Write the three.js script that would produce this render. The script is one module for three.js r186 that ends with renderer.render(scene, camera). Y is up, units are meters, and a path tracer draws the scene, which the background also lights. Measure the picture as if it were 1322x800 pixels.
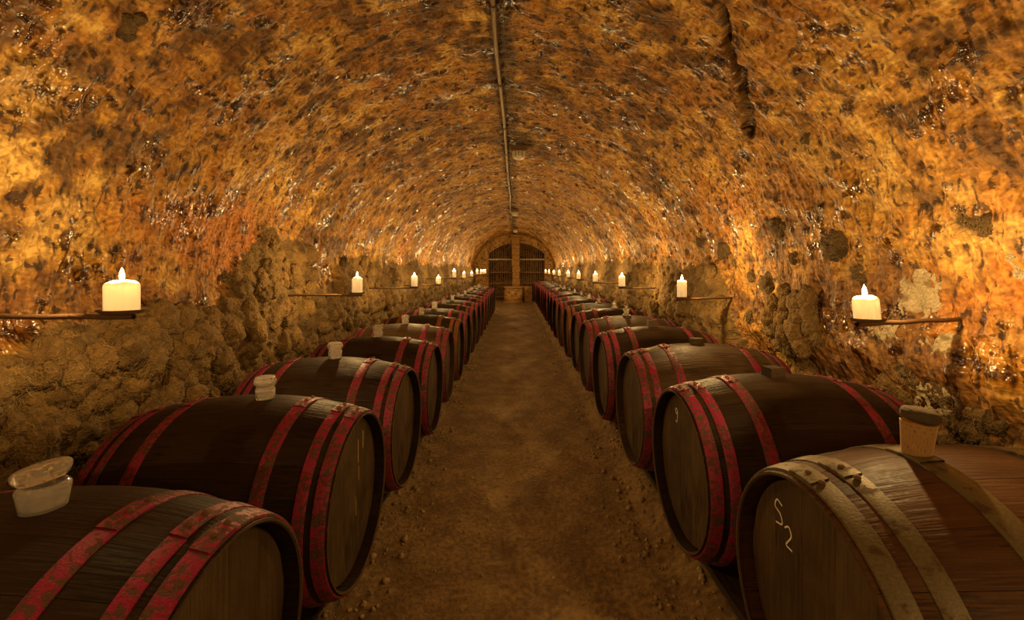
import * as THREE from 'three';
import { mergeGeometries, mergeVertices, toCreasedNormals } from 'three/addons/utils/BufferGeometryUtils.js';

// ---------------------------------------------------------------- camera, light level
const scene = new THREE.Scene();
scene.background = new THREE.Color(0x000000);
const EYE = 1.165, FOCAL = 565;                       // metres; pixels of a 1322 x 800 frame
const camera = new THREE.PerspectiveCamera(2 * Math.atan(453 / FOCAL) * 180 / Math.PI, 1332 / 906, 0.05, 60);
camera.position.set(0, EYE, 0);
camera.lookAt(0, EYE, -10);
camera.setViewOffset(1332, 906, 0, 106, 1322, 800);   // level camera, lens shifted
camera.updateProjectionMatrix();
const renderer = new THREE.WebGLRenderer({ antialias: true });
renderer.toneMapping = THREE.LinearToneMapping;
renderer.toneMappingExposure = 0.98;
renderer.shadowMap.enabled = true;
const FLAME_POWER = 1.55;                              // candela of one candle
const FLAME_COLOR = new THREE.Color().setRGB(1, 0.61, 0.215);

// ---------------------------------------------------------------- helpers
let seed = 12345;
const rnd = () => { seed |= 0; seed = seed + 0x6D2B79F5 | 0; let t = Math.imul(seed ^ seed >>> 15, 1 | seed); t = t + Math.imul(t ^ t >>> 7, 61 | t) ^ t; return ((t ^ t >>> 14) >>> 0) / 4294967296; };
const rr = (a, b) => a + (b - a) * rnd();
const clamp = (x, a = 0, b = 1) => x < a ? a : x > b ? b : x;
const sstep = (a, b, x) => { const t = clamp((x - a) / (b - a)); return t * t * (3 - 2 * t); };
const mix = (a, b, t) => a + (b - a) * t;
const mix3 = (a, b, t) => [mix(a[0], b[0], t), mix(a[1], b[1], t), mix(a[2], b[2], t)];

const PERM = new Uint8Array(1024), G3 = new Float32Array(256 * 3), RV = new Float32Array(256 * 3);
{ const p = [...Array(256).keys()]; for (let i = 255; i > 0; i--) { const j = Math.floor(rnd() * (i + 1)); [p[i], p[j]] = [p[j], p[i]]; }
  for (let i = 0; i < 1024; i++) PERM[i] = p[i & 255];
  for (let i = 0; i < 256; i++) { let x, y, z, l; do { x = rr(-1, 1); y = rr(-1, 1); z = rr(-1, 1); l = x * x + y * y + z * z; } while (l > 1 || l < 0.01); l = Math.sqrt(l); G3[i * 3] = x / l; G3[i * 3 + 1] = y / l; G3[i * 3 + 2] = z / l; RV[i * 3] = rnd(); RV[i * 3 + 1] = rnd(); RV[i * 3 + 2] = rnd(); } }
const fade = t => t * t * t * (t * (t * 6 - 15) + 10);
function noise3(x, y, z) {
  const X = Math.floor(x), Y = Math.floor(y), Z = Math.floor(z), fx = x - X, fy = y - Y, fz = z - Z;
  const u = fade(fx), v = fade(fy), w = fade(fz), xi = X & 255, yi = Y & 255, zi = Z & 255;
  const g = (h, a, b, c) => { h *= 3; return G3[h] * a + G3[h + 1] * b + G3[h + 2] * c; };
  const A = PERM[xi] + yi, B = PERM[xi + 1 & 255] + yi, AA = PERM[A & 255] + zi, AB = PERM[A + 1 & 255] + zi, BA = PERM[B & 255] + zi, BB = PERM[B + 1 & 255] + zi;
  const l = (a, b, t) => a + (b - a) * t;
  return 1.5 * l(l(l(g(PERM[AA & 255], fx, fy, fz), g(PERM[BA & 255], fx - 1, fy, fz), u), l(g(PERM[AB & 255], fx, fy - 1, fz), g(PERM[BB & 255], fx - 1, fy - 1, fz), u), v),
    l(l(g(PERM[AA + 1 & 255], fx, fy, fz - 1), g(PERM[BA + 1 & 255], fx - 1, fy, fz - 1), u), l(g(PERM[AB + 1 & 255], fx, fy - 1, fz - 1), g(PERM[BB + 1 & 255], fx - 1, fy - 1, fz - 1), u), v), w);
}
const fbm3 = (x, y, z, n) => { let a = 1, s = 0, t = 0; for (let i = 0; i < n; i++) { s += a * noise3(x, y, z); t += a; a *= 0.5; x = x * 2.03 + 7.1; y = y * 2.03 + 3.7; z = z * 2.03 + 1.3; } return s / t; };
function worley3(x, y, z) {                            // distance to the nearest seed point, in cells
  const X = Math.floor(x), Y = Math.floor(y), Z = Math.floor(z); let best = 9;
  for (let i = -1; i < 2; i++) for (let j = -1; j < 2; j++) for (let k = -1; k < 2; k++) {
    const h = PERM[(PERM[(PERM[X + i & 255] + Y + j) & 255] + Z + k) & 255] * 3;
    const dx = X + i + RV[h] - x, dy = Y + j + RV[h + 1] - y, dz = Z + k + RV[h + 2] - z, d = dx * dx + dy * dy + dz * dz;
    if (d < best) best = d;
  }
  return Math.sqrt(best);
}
// tiling 2D noise for textures; P = cells per tile
function noise2(x, y, P) {
  const X = Math.floor(x), Y = Math.floor(y), fx = x - X, fy = y - Y, u = fade(fx), v = fade(fy);
  const x0 = ((X % P) + P) % P, x1 = (x0 + 1) % P, y0 = ((Y % P) + P) % P, y1 = (y0 + 1) % P;
  const g = (a, b, p, q) => { const h = PERM[(PERM[a & 255] + b + (a >> 8) * 17) & 255] * 3; return G3[h] * p + G3[h + 1] * q; };
  const a = g(x0, y0, fx, fy), b = g(x1, y0, fx - 1, fy), c = g(x0, y1, fx, fy - 1), d = g(x1, y1, fx - 1, fy - 1);
  return 1.7 * ((a + (b - a) * u) * (1 - v) + (c + (d - c) * u) * v);
}
const fbm2 = (u, v, P, n) => { let a = 1, s = 0, t = 0; for (let i = 0; i < n; i++) { s += a * noise2(u * P, v * P, P); t += a; a *= 0.55; P *= 2; } return s / t; };
const stretched = (u, v, PU, PV) => {                  // tiling noise with unlike cells along u and v
  const x = u * PU, y = v * PV, X = Math.floor(x), Y = Math.floor(y), fx = x - X, fy = y - Y, su = fade(fx), sv = fade(fy);
  const g = (a, b, p, q) => { a = ((a % PU) + PU) % PU; b = ((b % PV) + PV) % PV; const h = PERM[(PERM[a & 255] + b) & 255] * 3; return G3[h] * p + G3[h + 1] * q; };
  return 1.7 * mix(mix(g(X, Y, fx, fy), g(X + 1, Y, fx - 1, fy), su), mix(g(X, Y + 1, fx, fy - 1), g(X + 1, Y + 1, fx - 1, fy - 1), su), sv);
};
function worley2(u, v, P) {
  const x = u * P, y = v * P, X = Math.floor(x), Y = Math.floor(y); let best = 9;
  for (let i = -1; i < 2; i++) for (let j = -1; j < 2; j++) {
    const a = ((X + i) % P + P) % P, b = ((Y + j) % P + P) % P, h = PERM[(PERM[a & 255] + b) & 255] * 3;
    const dx = X + i + RV[h] - x, dy = Y + j + RV[h + 1] - y, d = dx * dx + dy * dy; if (d < best) best = d;
  }
  return Math.sqrt(best);
}
// several maps from one function: f(u, v) -> { c: [r, g, b] (linear), b: bump 0..1, r: roughness 0..1 }
function makeMaps(size, f) {
  const col = new Uint8Array(size * size * 4), bmp = new Uint8Array(size * size * 4), rgh = new Uint8Array(size * size * 4);
  const enc = x => 255 * (x <= 0.0031308 ? 12.92 * x : 1.055 * Math.pow(x, 1 / 2.4) - 0.055);
  for (let j = 0; j < size; j++) for (let i = 0; i < size; i++) {
    const o = f((i + 0.5) / size, (j + 0.5) / size), k = (j * size + i) * 4;
    for (let q = 0; q < 3; q++) { col[k + q] = enc(clamp(o.c[q])); bmp[k + q] = 255 * clamp(o.b); rgh[k + q] = 255 * clamp(o.r); }
    col[k + 3] = bmp[k + 3] = rgh[k + 3] = 255;
  }
  const tex = (d, srgb) => { const t = new THREE.DataTexture(d, size, size); t.magFilter = THREE.LinearFilter; t.minFilter = THREE.LinearFilter; t.wrapS = t.wrapT = THREE.RepeatWrapping; if (srgb) t.colorSpace = THREE.SRGBColorSpace; t.needsUpdate = true; return t; };
  return { map: tex(col, true), bump: tex(bmp, false), rough: tex(rgh, false) };
}
const rep = (t, x, y = x) => { const c = t.clone(); c.repeat.set(x, y); c.needsUpdate = true; return c; };

const taken = {};
function numbered(name) { const n = taken[name] = (taken[name] ?? -1) + 1; return n ? `${name}_${String(n).padStart(3, '0')}` : name; }
function shade(o) { o.castShadow = true; o.receiveShadow = true; return o; }
function part(name, geometry, material, parent) { const m = shade(new THREE.Mesh(geometry, material)); m.name = name; parent.add(m); return m; }
function tag(o, label, category, group, kind) { o.userData.label = label; if (category) o.userData.category = category; if (group) o.userData.group = group; if (kind) o.userData.kind = kind; return o; }
function thing(name, label, category, pos = [0, 0, 0], turn = 0, group) {
  const g = new THREE.Group(); g.name = numbered(name); g.position.set(...pos); g.rotation.y = turn; scene.add(g); return tag(g, label, category, group);
}
function copyOf(root, name, label, group, pos, turn) {
  const g = root.clone(); g.name = numbered(name); g.position.set(...pos); g.rotation.y = turn; scene.add(g); g.userData = { ...root.userData }; return tag(g, label, root.userData.category, group);
}
function structure(name, geometry, material, label) { const m = shade(new THREE.Mesh(geometry, material)); m.name = name; scene.add(m); m.userData = { kind: 'structure', label }; return m; }
const creased = (g, a = 0.6) => toCreasedNormals(g, a);
// turned shape whose axis is +x: points [x, r]
function turnX(points, seg = 48, phi0 = 0, phi = Math.PI * 2, crease = 0.6) {
  const g = new THREE.LatheGeometry(points.map(([x, r]) => new THREE.Vector2(Math.max(r, 1e-5), x)), seg, phi0, phi);
  g.rotateZ(-Math.PI / 2);
  return crease ? creased(g, crease) : g;
}
const turnY = (points, seg = 40, crease = 0.7) => { const g = new THREE.LatheGeometry(points.map(([r, y]) => new THREE.Vector2(Math.max(r, 1e-5), y)), seg); return crease ? creased(g, crease) : g; };
const smoothPts = (pts, n) => new THREE.SplineCurve(pts.map(p => new THREE.Vector2(...p))).getPoints(n).map(p => [p.x, p.y]);

// ---------------------------------------------------------------- textures
const rockT = makeMaps(2048, (u, v) => {               // 2.4 m tile: crusted limestone, hewn across the passage (u runs round the vault)
  const wu = u + 0.012 * fbm2(u, v, 9, 2), wv = v + 0.006 * fbm2(v, u, 14, 2);
  const coarse = fbm2(wu, wv, 9, 4), midn = fbm2(wu + 0.37, wv, 30, 4), fine = fbm2(u, v + 0.21, 150, 2);
  const st1 = stretched(wu, wv, 34, 96), st2 = stretched(wu + 0.13, wv, 80, 210);
  const field = 0.75 * midn + 0.45 * coarse + 0.40 * st1 + 0.30 * st2;
  const soot = sstep(0.06, 0.40, field), pale = sstep(0.06, 0.5, -field + 0.35 * fine);
  let c = mix3([0.60, 0.53, 0.43], [0.98, 0.94, 0.84], pale);
  c = mix3(c, [0.15, 0.105, 0.07], 0.9 * soot);
  c = mix3(c, [0.70, 0.48, 0.30], 0.5 * sstep(0.1, 0.5, fbm2(v, u, 22, 3)) * (1 - soot));
  const sp = 1.15 * fbm2(u + 0.4, v, 66, 4) + 0.2 * st2, sp2 = fbm2(v, u + 0.7, 170, 2), spm = sstep(0.2, 0.42, sp + 0.8 * field);
  c = mix3(c, [0.075, 0.048, 0.03], 0.8 * spm);
  c = mix3(c, [1, 0.95, 0.82], 0.6 * sstep(0.2, 0.36, sp2 - 0.35 * field));
  const k = 1 + 0.5 * fine; c = c.map(x => x * k);
  const wet = sstep(0.02, 0.3, coarse + 0.5 * midn);
  return { c, b: 0.5 + 0.16 * midn + 0.17 * st1 + 0.17 * st2 + 0.12 * fine - 0.08 * spm + 0.06 * coarse, r: mix(0.75, 0.17, wet) };
});
const mouldT = makeMaps(1024, (u, v) => {              // 0.9 m tile: matted threads of cellar mould
  const wu = u + 0.03 * fbm2(u, v, 8, 3), wv = v + 0.03 * fbm2(v, u, 8, 3);
  const r1 = 1 - Math.abs(fbm2(wu, wv, 26, 2)) * 3.2, r2 = 1 - Math.abs(fbm2(wv + 0.3, wu, 55, 2)) * 3.2, f = fbm2(u, v, 120, 2), lo = fbm2(u, v, 7, 3);
  const hair = Math.max(clamp(r1), 0.8 * clamp(r2));
  let c = mix3([0.56, 0.49, 0.38], [0.88, 0.82, 0.70], hair * hair * hair * 0.8);
  c = mix3(c, [0.36, 0.29, 0.2], sstep(0.05, 0.5, lo));
  const k = 1 + 0.3 * f; c = c.map(x => x * k);
  return { c, b: 0.3 + 0.34 * hair * hair + 0.28 * f + 0.2 * lo, r: 0.95 };
});
const woodT = makeMaps(1024, (u, v) => {               // u along the grain, 1 m tile
  const g1 = stretched(u, v, 6, 110), g2 = stretched(u + 0.3, v, 14, 240), blot = fbm2(u, v, 6, 4), f = fbm2(u, v, 90, 2), big = fbm2(v, u, 3, 3);
  let c = mix3([0.60, 0.50, 0.42], [0.95, 0.82, 0.66], sstep(-0.5, 0.6, g1 * 0.5 + blot * 0.9));
  c = mix3(c, [0.34, 0.26, 0.21], sstep(0.15, 0.55, g2 * 0.5 + big));
  c = mix3(c, [1, 0.92, 0.75], 0.5 * sstep(0.32, 0.55, f + 0.3 * blot));
  return { c, b: 0.5 + 0.2 * g1 + 0.18 * g2 + 0.12 * f, r: 0.62 + 0.3 * blot + 0.1 * f };
});
const paintT = makeMaps(1024, (u, v) => {              // 0.5 m tile: flaking crimson paint on rusty hoop iron
  const wu = u + 0.02 * fbm2(u, v, 12, 2), wv = v + 0.02 * fbm2(v, u, 12, 2);
  const n = fbm2(wu, wv, 34, 4), big = fbm2(u + 0.5, v, 7, 3), f = fbm2(u, v, 110, 2);
  const bare = sstep(-0.06, 0.05, n + 0.6 * big + 0.25 * f);
  let c = mix3([0.24, 0.007, 0.052], [0.31, 0.018, 0.06], sstep(0, 0.4, f));
  c = mix3(c, mix3([0.055, 0.022, 0.015], [0.10, 0.042, 0.022], sstep(-0.2, 0.4, f + n)), bare);
  return { c, b: mix(0.62, 0.35, bare) + 0.25 * f + 0.15 * n, r: mix(0.5, 0.75, bare) + 0.15 * f };
});
const ironT = makeMaps(512, (u, v) => {                // 0.4 m tile: dull grey-brown iron
  const n = fbm2(u, v, 10, 4), f = fbm2(u, v, 70, 2), s = sstep(0.1, 0.4, n + 0.2 * f);
  return { c: mix3([0.62, 0.58, 0.5], [0.34, 0.22, 0.13], s).map(x => x * (1 + 0.3 * f)), b: 0.5 + 0.25 * f + 0.2 * n, r: 0.55 + 0.25 * s + 0.1 * f };
});
const dirtT = makeMaps(1024, (u, v) => {               // 1.2 m tile: trodden earth
  const n = fbm2(u, v, 7, 4), f = fbm2(u + 0.004 * noise2(u * 31, v * 31, 31), v + 0.004 * noise2(v * 31, u * 31, 31), 55, 3), s = fbm2(v, u, 24, 2), w = worley2(u, v, 70);
  const grit = sstep(0.16, 0.08, w) * sstep(0.05, 0.3, noise2(u * 18, v * 18, 18));
  let c = mix3([0.52, 0.44, 0.34], [0.9, 0.82, 0.68], sstep(-0.4, 0.5, n + 0.5 * f + 0.25 * s));
  c = mix3(c, [1, 0.95, 0.85], 0.7 * grit);
  return { c: c.map(x => x * (1 + 0.35 * f)), b: 0.45 + 0.28 * f + 0.1 * s + 0.15 * n + 0.2 * grit, r: 0.92 };
});

// ---------------------------------------------------------------- materials
const std = (o) => new THREE.MeshStandardMaterial(o);
const rgb = (r, g, b) => new THREE.Color().setRGB(r, g, b);
const M = {};
M.rock = std({ color: rgb(0.70, 0.62, 0.40), vertexColors: true, map: rep(rockT.map, 1 / 2.4), bumpMap: rep(rockT.bump, 1 / 2.4), bumpScale: 0.022, roughnessMap: rep(rockT.rough, 1 / 2.4), roughness: 1 });
M.mould = std({ color: rgb(0.47, 0.41, 0.285), vertexColors: true, map: rep(mouldT.map, 1 / 0.9), bumpMap: rep(mouldT.bump, 1 / 0.9), bumpScale: 0.010, roughness: 0.95 });
M.floor = std({ color: rgb(0.25, 0.172, 0.075), map: rep(dirtT.map, 1 / 1.2), bumpMap: rep(dirtT.bump, 1 / 1.2), bumpScale: 0.010, roughness: 0.95 });
M.pebble = std({ color: rgb(0.25, 0.17, 0.08), roughness: 0.9 });
const woodMat = (r, g, b, o = {}) => new THREE.MeshPhysicalMaterial({ specularIntensity: 0.4, color: rgb(r, g, b), map: rep(woodT.map, 1), bumpMap: rep(woodT.bump, 1), bumpScale: 0.0022, roughnessMap: rep(woodT.rough, 1), roughness: 1, ...o });
M.stave = [woodMat(0.036, 0.023, 0.012), woodMat(0.032, 0.020, 0.011), woodMat(0.041, 0.025, 0.013)];
M.brownStave = [woodMat(0.094, 0.048, 0.019), woodMat(0.084, 0.043, 0.018), woodMat(0.104, 0.053, 0.021)];
M.greyStave = [woodMat(0.088, 0.060, 0.031), woodMat(0.08, 0.055, 0.029), woodMat(0.096, 0.066, 0.034)];
M.head = [woodMat(0.082, 0.059, 0.027), woodMat(0.072, 0.052, 0.024), woodMat(0.092, 0.066, 0.030)];
M.chime = woodMat(0.15, 0.105, 0.052);  // pale dusty stave ends, with the lit rim edge put into the colour
M.rail = woodMat(0.06, 0.04, 0.022);
M.crimson = std({ map: rep(paintT.map, 2), bumpMap: rep(paintT.bump, 2), bumpScale: 0.0016, roughnessMap: rep(paintT.rough, 2), roughness: 1 });
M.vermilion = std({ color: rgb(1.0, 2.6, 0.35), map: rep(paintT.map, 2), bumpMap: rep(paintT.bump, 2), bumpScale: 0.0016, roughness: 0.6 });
M.galv = std({ color: rgb(0.18, 0.145, 0.075), map: rep(ironT.map, 2.5), bumpMap: rep(ironT.bump, 2.5), bumpScale: 0.001, roughnessMap: rep(ironT.rough, 2.5), roughness: 1, metalness: 0.25 });
M.rustIron = std({ color: rgb(0.26, 0.15, 0.075), map: rep(ironT.map, 2.5), bumpMap: rep(ironT.bump, 2.5), bumpScale: 0.0015, roughness: 0.72, metalness: 0.2 });
M.darkIron = std({ color: rgb(0.12, 0.085, 0.055), map: rep(ironT.map, 2.5), roughness: 0.5, metalness: 0.4 });
M.glass = new THREE.MeshPhysicalMaterial({ color: rgb(1, 0.98, 0.94), transmission: 0.84, thickness: 0.004, ior: 1.5, roughness: 0.08 });
M.amber = new THREE.MeshPhysicalMaterial({ color: rgb(0.85, 0.55, 0.2), transmission: 0.5, thickness: 0, roughness: 0.9, map: rep(ironT.map, 6) });
M.cork = std({ color: rgb(0.22, 0.17, 0.1), map: rep(mouldT.map, 4), bumpMap: rep(mouldT.bump, 4), bumpScale: 0.003, roughness: 0.95 });
M.fibre = std({ color: rgb(0.33, 0.245, 0.12), roughness: 0.9 });
M.wax = new THREE.MeshPhysicalMaterial({ color: rgb(0.98, 0.88, 0.68), transmission: 0.88, thickness: 0, roughness: 1, emissive: rgb(1.0, 0.80, 0.44), emissiveIntensity: 1.15 });  // even emission stands in for flame light shining through the wax
M.flame = std({ color: rgb(1, 0.8, 0.4), emissive: rgb(1, 0.62, 0.22), emissiveIntensity: 120, roughness: 1 });
M.wick = std({ color: rgb(0.02, 0.015, 0.01), roughness: 1 });
M.chalk = std({ color: rgb(0.72, 0.68, 0.58), roughness: 1 });
M.residue = std({ color: rgb(0.34, 0.25, 0.08), roughness: 0.6 });
M.salt = std({ color: rgb(0.88, 0.80, 0.62), map: rep(mouldT.map, 3), bumpMap: rep(mouldT.bump, 5), bumpScale: 0.008, roughness: 0.9 });
M.stone = std({ color: rgb(0.49, 0.29, 0.09), map: rep(rockT.map, 1 / 2.4), bumpMap: rep(rockT.bump, 1 / 2.4), bumpScale: 0.012, roughness: 0.85 });
M.endwall = M.stone;
M.pipe = std({ color: rgb(0.27, 0.20, 0.11), map: rep(ironT.map, 2.5), bumpMap: rep(ironT.bump, 2.5), bumpScale: 0.001, roughness: 0.4, metalness: 0.5 });
M.lampGlass = new THREE.MeshPhysicalMaterial({ color: rgb(0.8, 0.74, 0.6), transmission: 0.4, thickness: 0, roughness: 0.35 });

// ---------------------------------------------------------------- the vault
const CX = -0.07, HALF = 1.5, SPRING = 1.0, RISE = 1.45, END = 16.1, BACK = -2.3;
function profilePoint(s) {                             // s from -1 (left foot) to 1 (right foot): point and inward normal
  const a = Math.abs(s), sg = Math.sign(s) || 1, split = 0.70;
  if (a > split) { const y = SPRING * (1 - a) / (1 - split); return [CX + sg * (HALF - 0.04 * (1 - y / SPRING)), y, -sg, 0]; }
  const t = (a / split) * Math.PI / 2, x = HALF * Math.sin(t), y = RISE * Math.cos(t), nx = -x / (HALF * HALF), ny = -y / (RISE * RISE), l = Math.hypot(nx, ny);
  return [CX + sg * x, SPRING + y, sg * nx / l, ny / l];
}
// cushions of dark mould [x, y, depth, radius]
const PADS = [[1.398, 1.3, 2.936, 0.078], [1.416, 1.205, 2.826, 0.035], [1.426, 1.114, 2.642, 0.03], [1.428, 1.086, 2.468, 0.065], [1.425, 0.868, 2.666, 0.047], [1.379, 1.378, 2.272, 0.064], [1.412, 1.224, 2.204, 0.035], [1.406, 1.264, 1.928, 0.07], [1.424, 1.146, 1.82, 0.039], [1.398, 1.297, 1.308, 0.034], [1.395, 1.318, 1.36, 0.02], [-1.565, 1.123, 2.352, 0.037], [-1.22, 1.933, 1.39, 0.05], [1.422, 0.786, 1.61, 0.042], [1.42, 0.74, 1.502, 0.037], [1.378, 1.378, 3.258, 0.046], [-1.552, 1.227, 3.88, 0.062], [1.235, 1.717, 1.866, 0.026], [1.212, 1.754, 1.294, 0.016]];
const STRANDS = [[[1.0, 2.19], [0.93, 2.17], [0.86, 2.19], [0.79, 2.15]], [[1.04, 2.30], [0.97, 2.29], [0.90, 2.31], [0.83, 2.28], [0.76, 2.27], [0.69, 2.25], [0.62, 2.22], [0.56, 2.22]], [[0.98, 2.40], [0.91, 2.38], [0.84, 2.40], [0.77, 2.36]], [[1.03, 2.10], [0.96, 2.10], [0.89, 2.08]]];
const CREAM = [[-1.389, 1.691, 1.254, 0.14], [-1.479, 1.499, 1.284, 0.1], [-1.535, 1.314, 1.48, 0.16], [-1.555, 1.206, 1.36, 0.09], [1.271, 1.652, 1.87, 0.17], [1.339, 1.503, 1.63, 0.15], [1.408, 1.256, 1.386, 0.14], [1.405, 1.269, 1.252, 0.1]];
const CRACK = [[0.805, 2.178, 1.698], [0.895, 2.11, 1.86], [0.975, 2.041, 1.926], [1.068, 1.945, 2.032], [1.15, 1.844, 2.166]];
function mouldTop(side, d) {                           // height up to which mould covers a wall
  const n = 0.10 * noise3(d * 1.9, side * 7, 3.3) + 0.05 * noise3(d * 6, side * 5, 1.3);
  if (side < 0) return n + (d < 2.3 ? 0.95 : d < 2.6 ? mix(0.95, 1.36, (d - 2.3) / 0.3) : d < 3.15 ? 1.36 : d < 3.3 ? mix(1.36, 1.05, (d - 3.15) / 0.15) : d < 3.7 ? 1.05 : 1.24);
  return n + (d < 2.0 ? 0.56 : d < 2.7 ? 0.5 : d < 3.05 ? mix(0.5, 1.25, (d - 2.7) / 0.35) : 1.25);
}
function segDist(p, a, b) { const ab = [b[0] - a[0], b[1] - a[1], b[2] - a[2]], ap = [p[0] - a[0], p[1] - a[1], p[2] - a[2]], t = clamp((ab[0] * ap[0] + ab[1] * ap[1] + ab[2] * ap[2]) / (ab[0] ** 2 + ab[1] ** 2 + ab[2] ** 2)); return Math.hypot(ap[0] - t * ab[0], ap[1] - t * ab[1], ap[2] - t * ab[2]); }
const GOLD = [0.80, 0.53, 0.16], OCHRE = [0.60, 0.33, 0.085], BROWN = [0.22, 0.12, 0.05], PALE = [1.0, 0.78, 0.36], RUST = [0.70, 0.28, 0.06], GREYM = [0.46, 0.36, 0.19], DARKM = [0.15, 0.11, 0.065];
function rockAt(x, y, d, out) {                        // out: displacement inward, colour, how much mould
  const side = x < CX ? -1 : 1, low = y < 1.75;
  const big = fbm3(x * 1.3, y * 1.3, d * 1.3, 3), med = fbm3(x * 5, y * 5, d * 5, 4), fine = fbm3(x * 22, y * 22, d * 22, 3);
  const ridge = 1 - Math.abs(fbm3(x * 8 + 5, y * 8, d * 9, 3)) * 2.4;
  const apex = 1 - 0.75 * sstep(0.35, 0.1, Math.abs(x + 0.1)) * (y > 2 ? 1 : 0);
  const sA = Math.atan2(x - CX, Math.max(y - SPRING, 0.01)) * 1.5 - Math.min(y - SPRING, 0) * (x < CX ? -1 : 1), hew = noise3(sA * 8, d * 22, 3.1), hew2 = noise3(sA * 19, d * 46, 7.7);
  let h = (0.045 * big + 0.022 * med + 0.010 * ridge) * apex + 0.006 * fine + 0.015 * hew + 0.009 * hew2 - 0.11 * sstep(0.85, 0.6, y);
  // colour of the stone and of the stains on it
  const p1 = fbm3(x * 2.3 + 9, y * 2.3, d * 2.3, 4), p2 = fbm3(x * 6 + 3, y * 6 + 8, d * 6, 4), p3 = fbm3(x * 1.1, y * 1.1 + 4, d * 1.1 + 2, 3), p4 = fbm3(x * 15, y * 15 + 2, d * 15, 3);
  let c = mix3(OCHRE, GOLD, sstep(-0.35, 0.4, p1 + 0.4 * p4));
  c = mix3(c, PALE, 0.8 * sstep(0.14, 0.4, p2 + 0.4 * p1 + 0.3 * p4));
  c = mix3(c, BROWN, 0.92 * sstep(-0.02, 0.28, -p2 * 0.9 - 0.6 * p3 + 0.55 * p4));
  c = mix3(c, RUST, 0.7 * sstep(0.2, 0.5, p3 + 0.4 * p2 - (low ? 0 : 0.2)));
  if (d < 3.2) for (const q of CREAM) { const r = Math.hypot(x - q[0], y - q[1], d - q[2]) / q[3]; if (r < 1.5) c = mix3(c, [0.95, 0.72, 0.34], 0.8 * sstep(0.95, 0.35, r + 0.55 * p2 + 0.4 * p4)); }
  if (y > 2.2 && Math.abs(x + 0.09) < 0.13) c = mix3(c, DARKM, 0.8 * sstep(0.12, 0.0, Math.abs(x + 0.075) - 0.02 + 0.09 * p4 + 0.05 * p2));   // ragged darker strip along the conduit
  if (low && x > 0 && d < 2.3) c = mix3(c, [0.34, 0.185, 0.085], 0.85 * sstep(0.1, -0.1, Math.hypot((d - 1.86) / 1.6, y - 0.9) - 0.30 + 0.25 * p2 + 0.15 * p4));
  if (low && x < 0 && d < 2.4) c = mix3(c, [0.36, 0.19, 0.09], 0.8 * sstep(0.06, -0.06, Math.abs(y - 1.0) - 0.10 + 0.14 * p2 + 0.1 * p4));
  if (y > 2.2 && x > -0.08 && d > 3.9 && d < 4.9) c = mix3(c, DARKM, 0.85 * sstep(0.1, -0.1, Math.hypot(x - 0.1, (d - 4.38) * 0.8) - 0.17 + 0.2 * p2 + 0.15 * p4));   // sooty patch by the lamp
  let m = 0, mh = 0;
  if (low) {
    const top = mouldTop(side, d) + 0.10 * med + 0.06 * fine;
    m = sstep(0.045, -0.045, y - top); mh = sstep(0.10, -0.22, y - top);
  }
  if (mh > 0.01) {
    const wx = x + 0.02 * med, wy = y + 0.03 * fine, wd = d + 0.02 * med;
    const l1 = 1 - worley3(wx * 8.5, wy * 7.5, wd * 8.5), l2 = 1 - worley3(wx * 20, wy * 17 + 4, wd * 20), l3 = 1 - worley3(x * 46, y * 42, d * 46);
    const lump = 0.115 * Math.sqrt(clamp(l1)) + 0.034 * Math.sqrt(clamp(l2)) + 0.010 * clamp(l3) - 0.02;
    h = mix(h, h * 0.6 + lump, mh);
    const gold = sstep(-0.1, 0.5, p2), cm = mix3(GREYM, [0.66, 0.47, 0.2], 0.75 * gold);
    c = mix3(c, mix3(cm, DARKM, 0.55 * sstep(0.1, 0.5, -p4 - 0.2 * p2)), sstep(0.2, 0.6, m));
  }
  if (x > 0.7 && y > 1.75 && d < 2.4) for (let i = 0; i < 4; i++) { const r = segDist([x, y, d], CRACK[i], CRACK[i + 1]) + 0.010 * fine + 0.008 * med; const wdt = 0.011 + 0.006 * i; if (r < wdt * 2) { h -= 0.05 * sstep(wdt * 1.6, wdt * 0.5, r); c = mix3(c, [0.12, 0.08, 0.05], 0.7 * sstep(wdt * 1.8, wdt, r)); } }
  out.h = h; out.c = c; out.m = m;
}
function depthRows(from, near, far, fineStep, ratio, coarse) {
  const rows = []; let d = from;
  while (d < near) { rows.push(d); d += coarse; }
  d = near; while (d < far) { rows.push(d); d += Math.max(fineStep, d * ratio); }
  rows.push(far); return rows;
}
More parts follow.
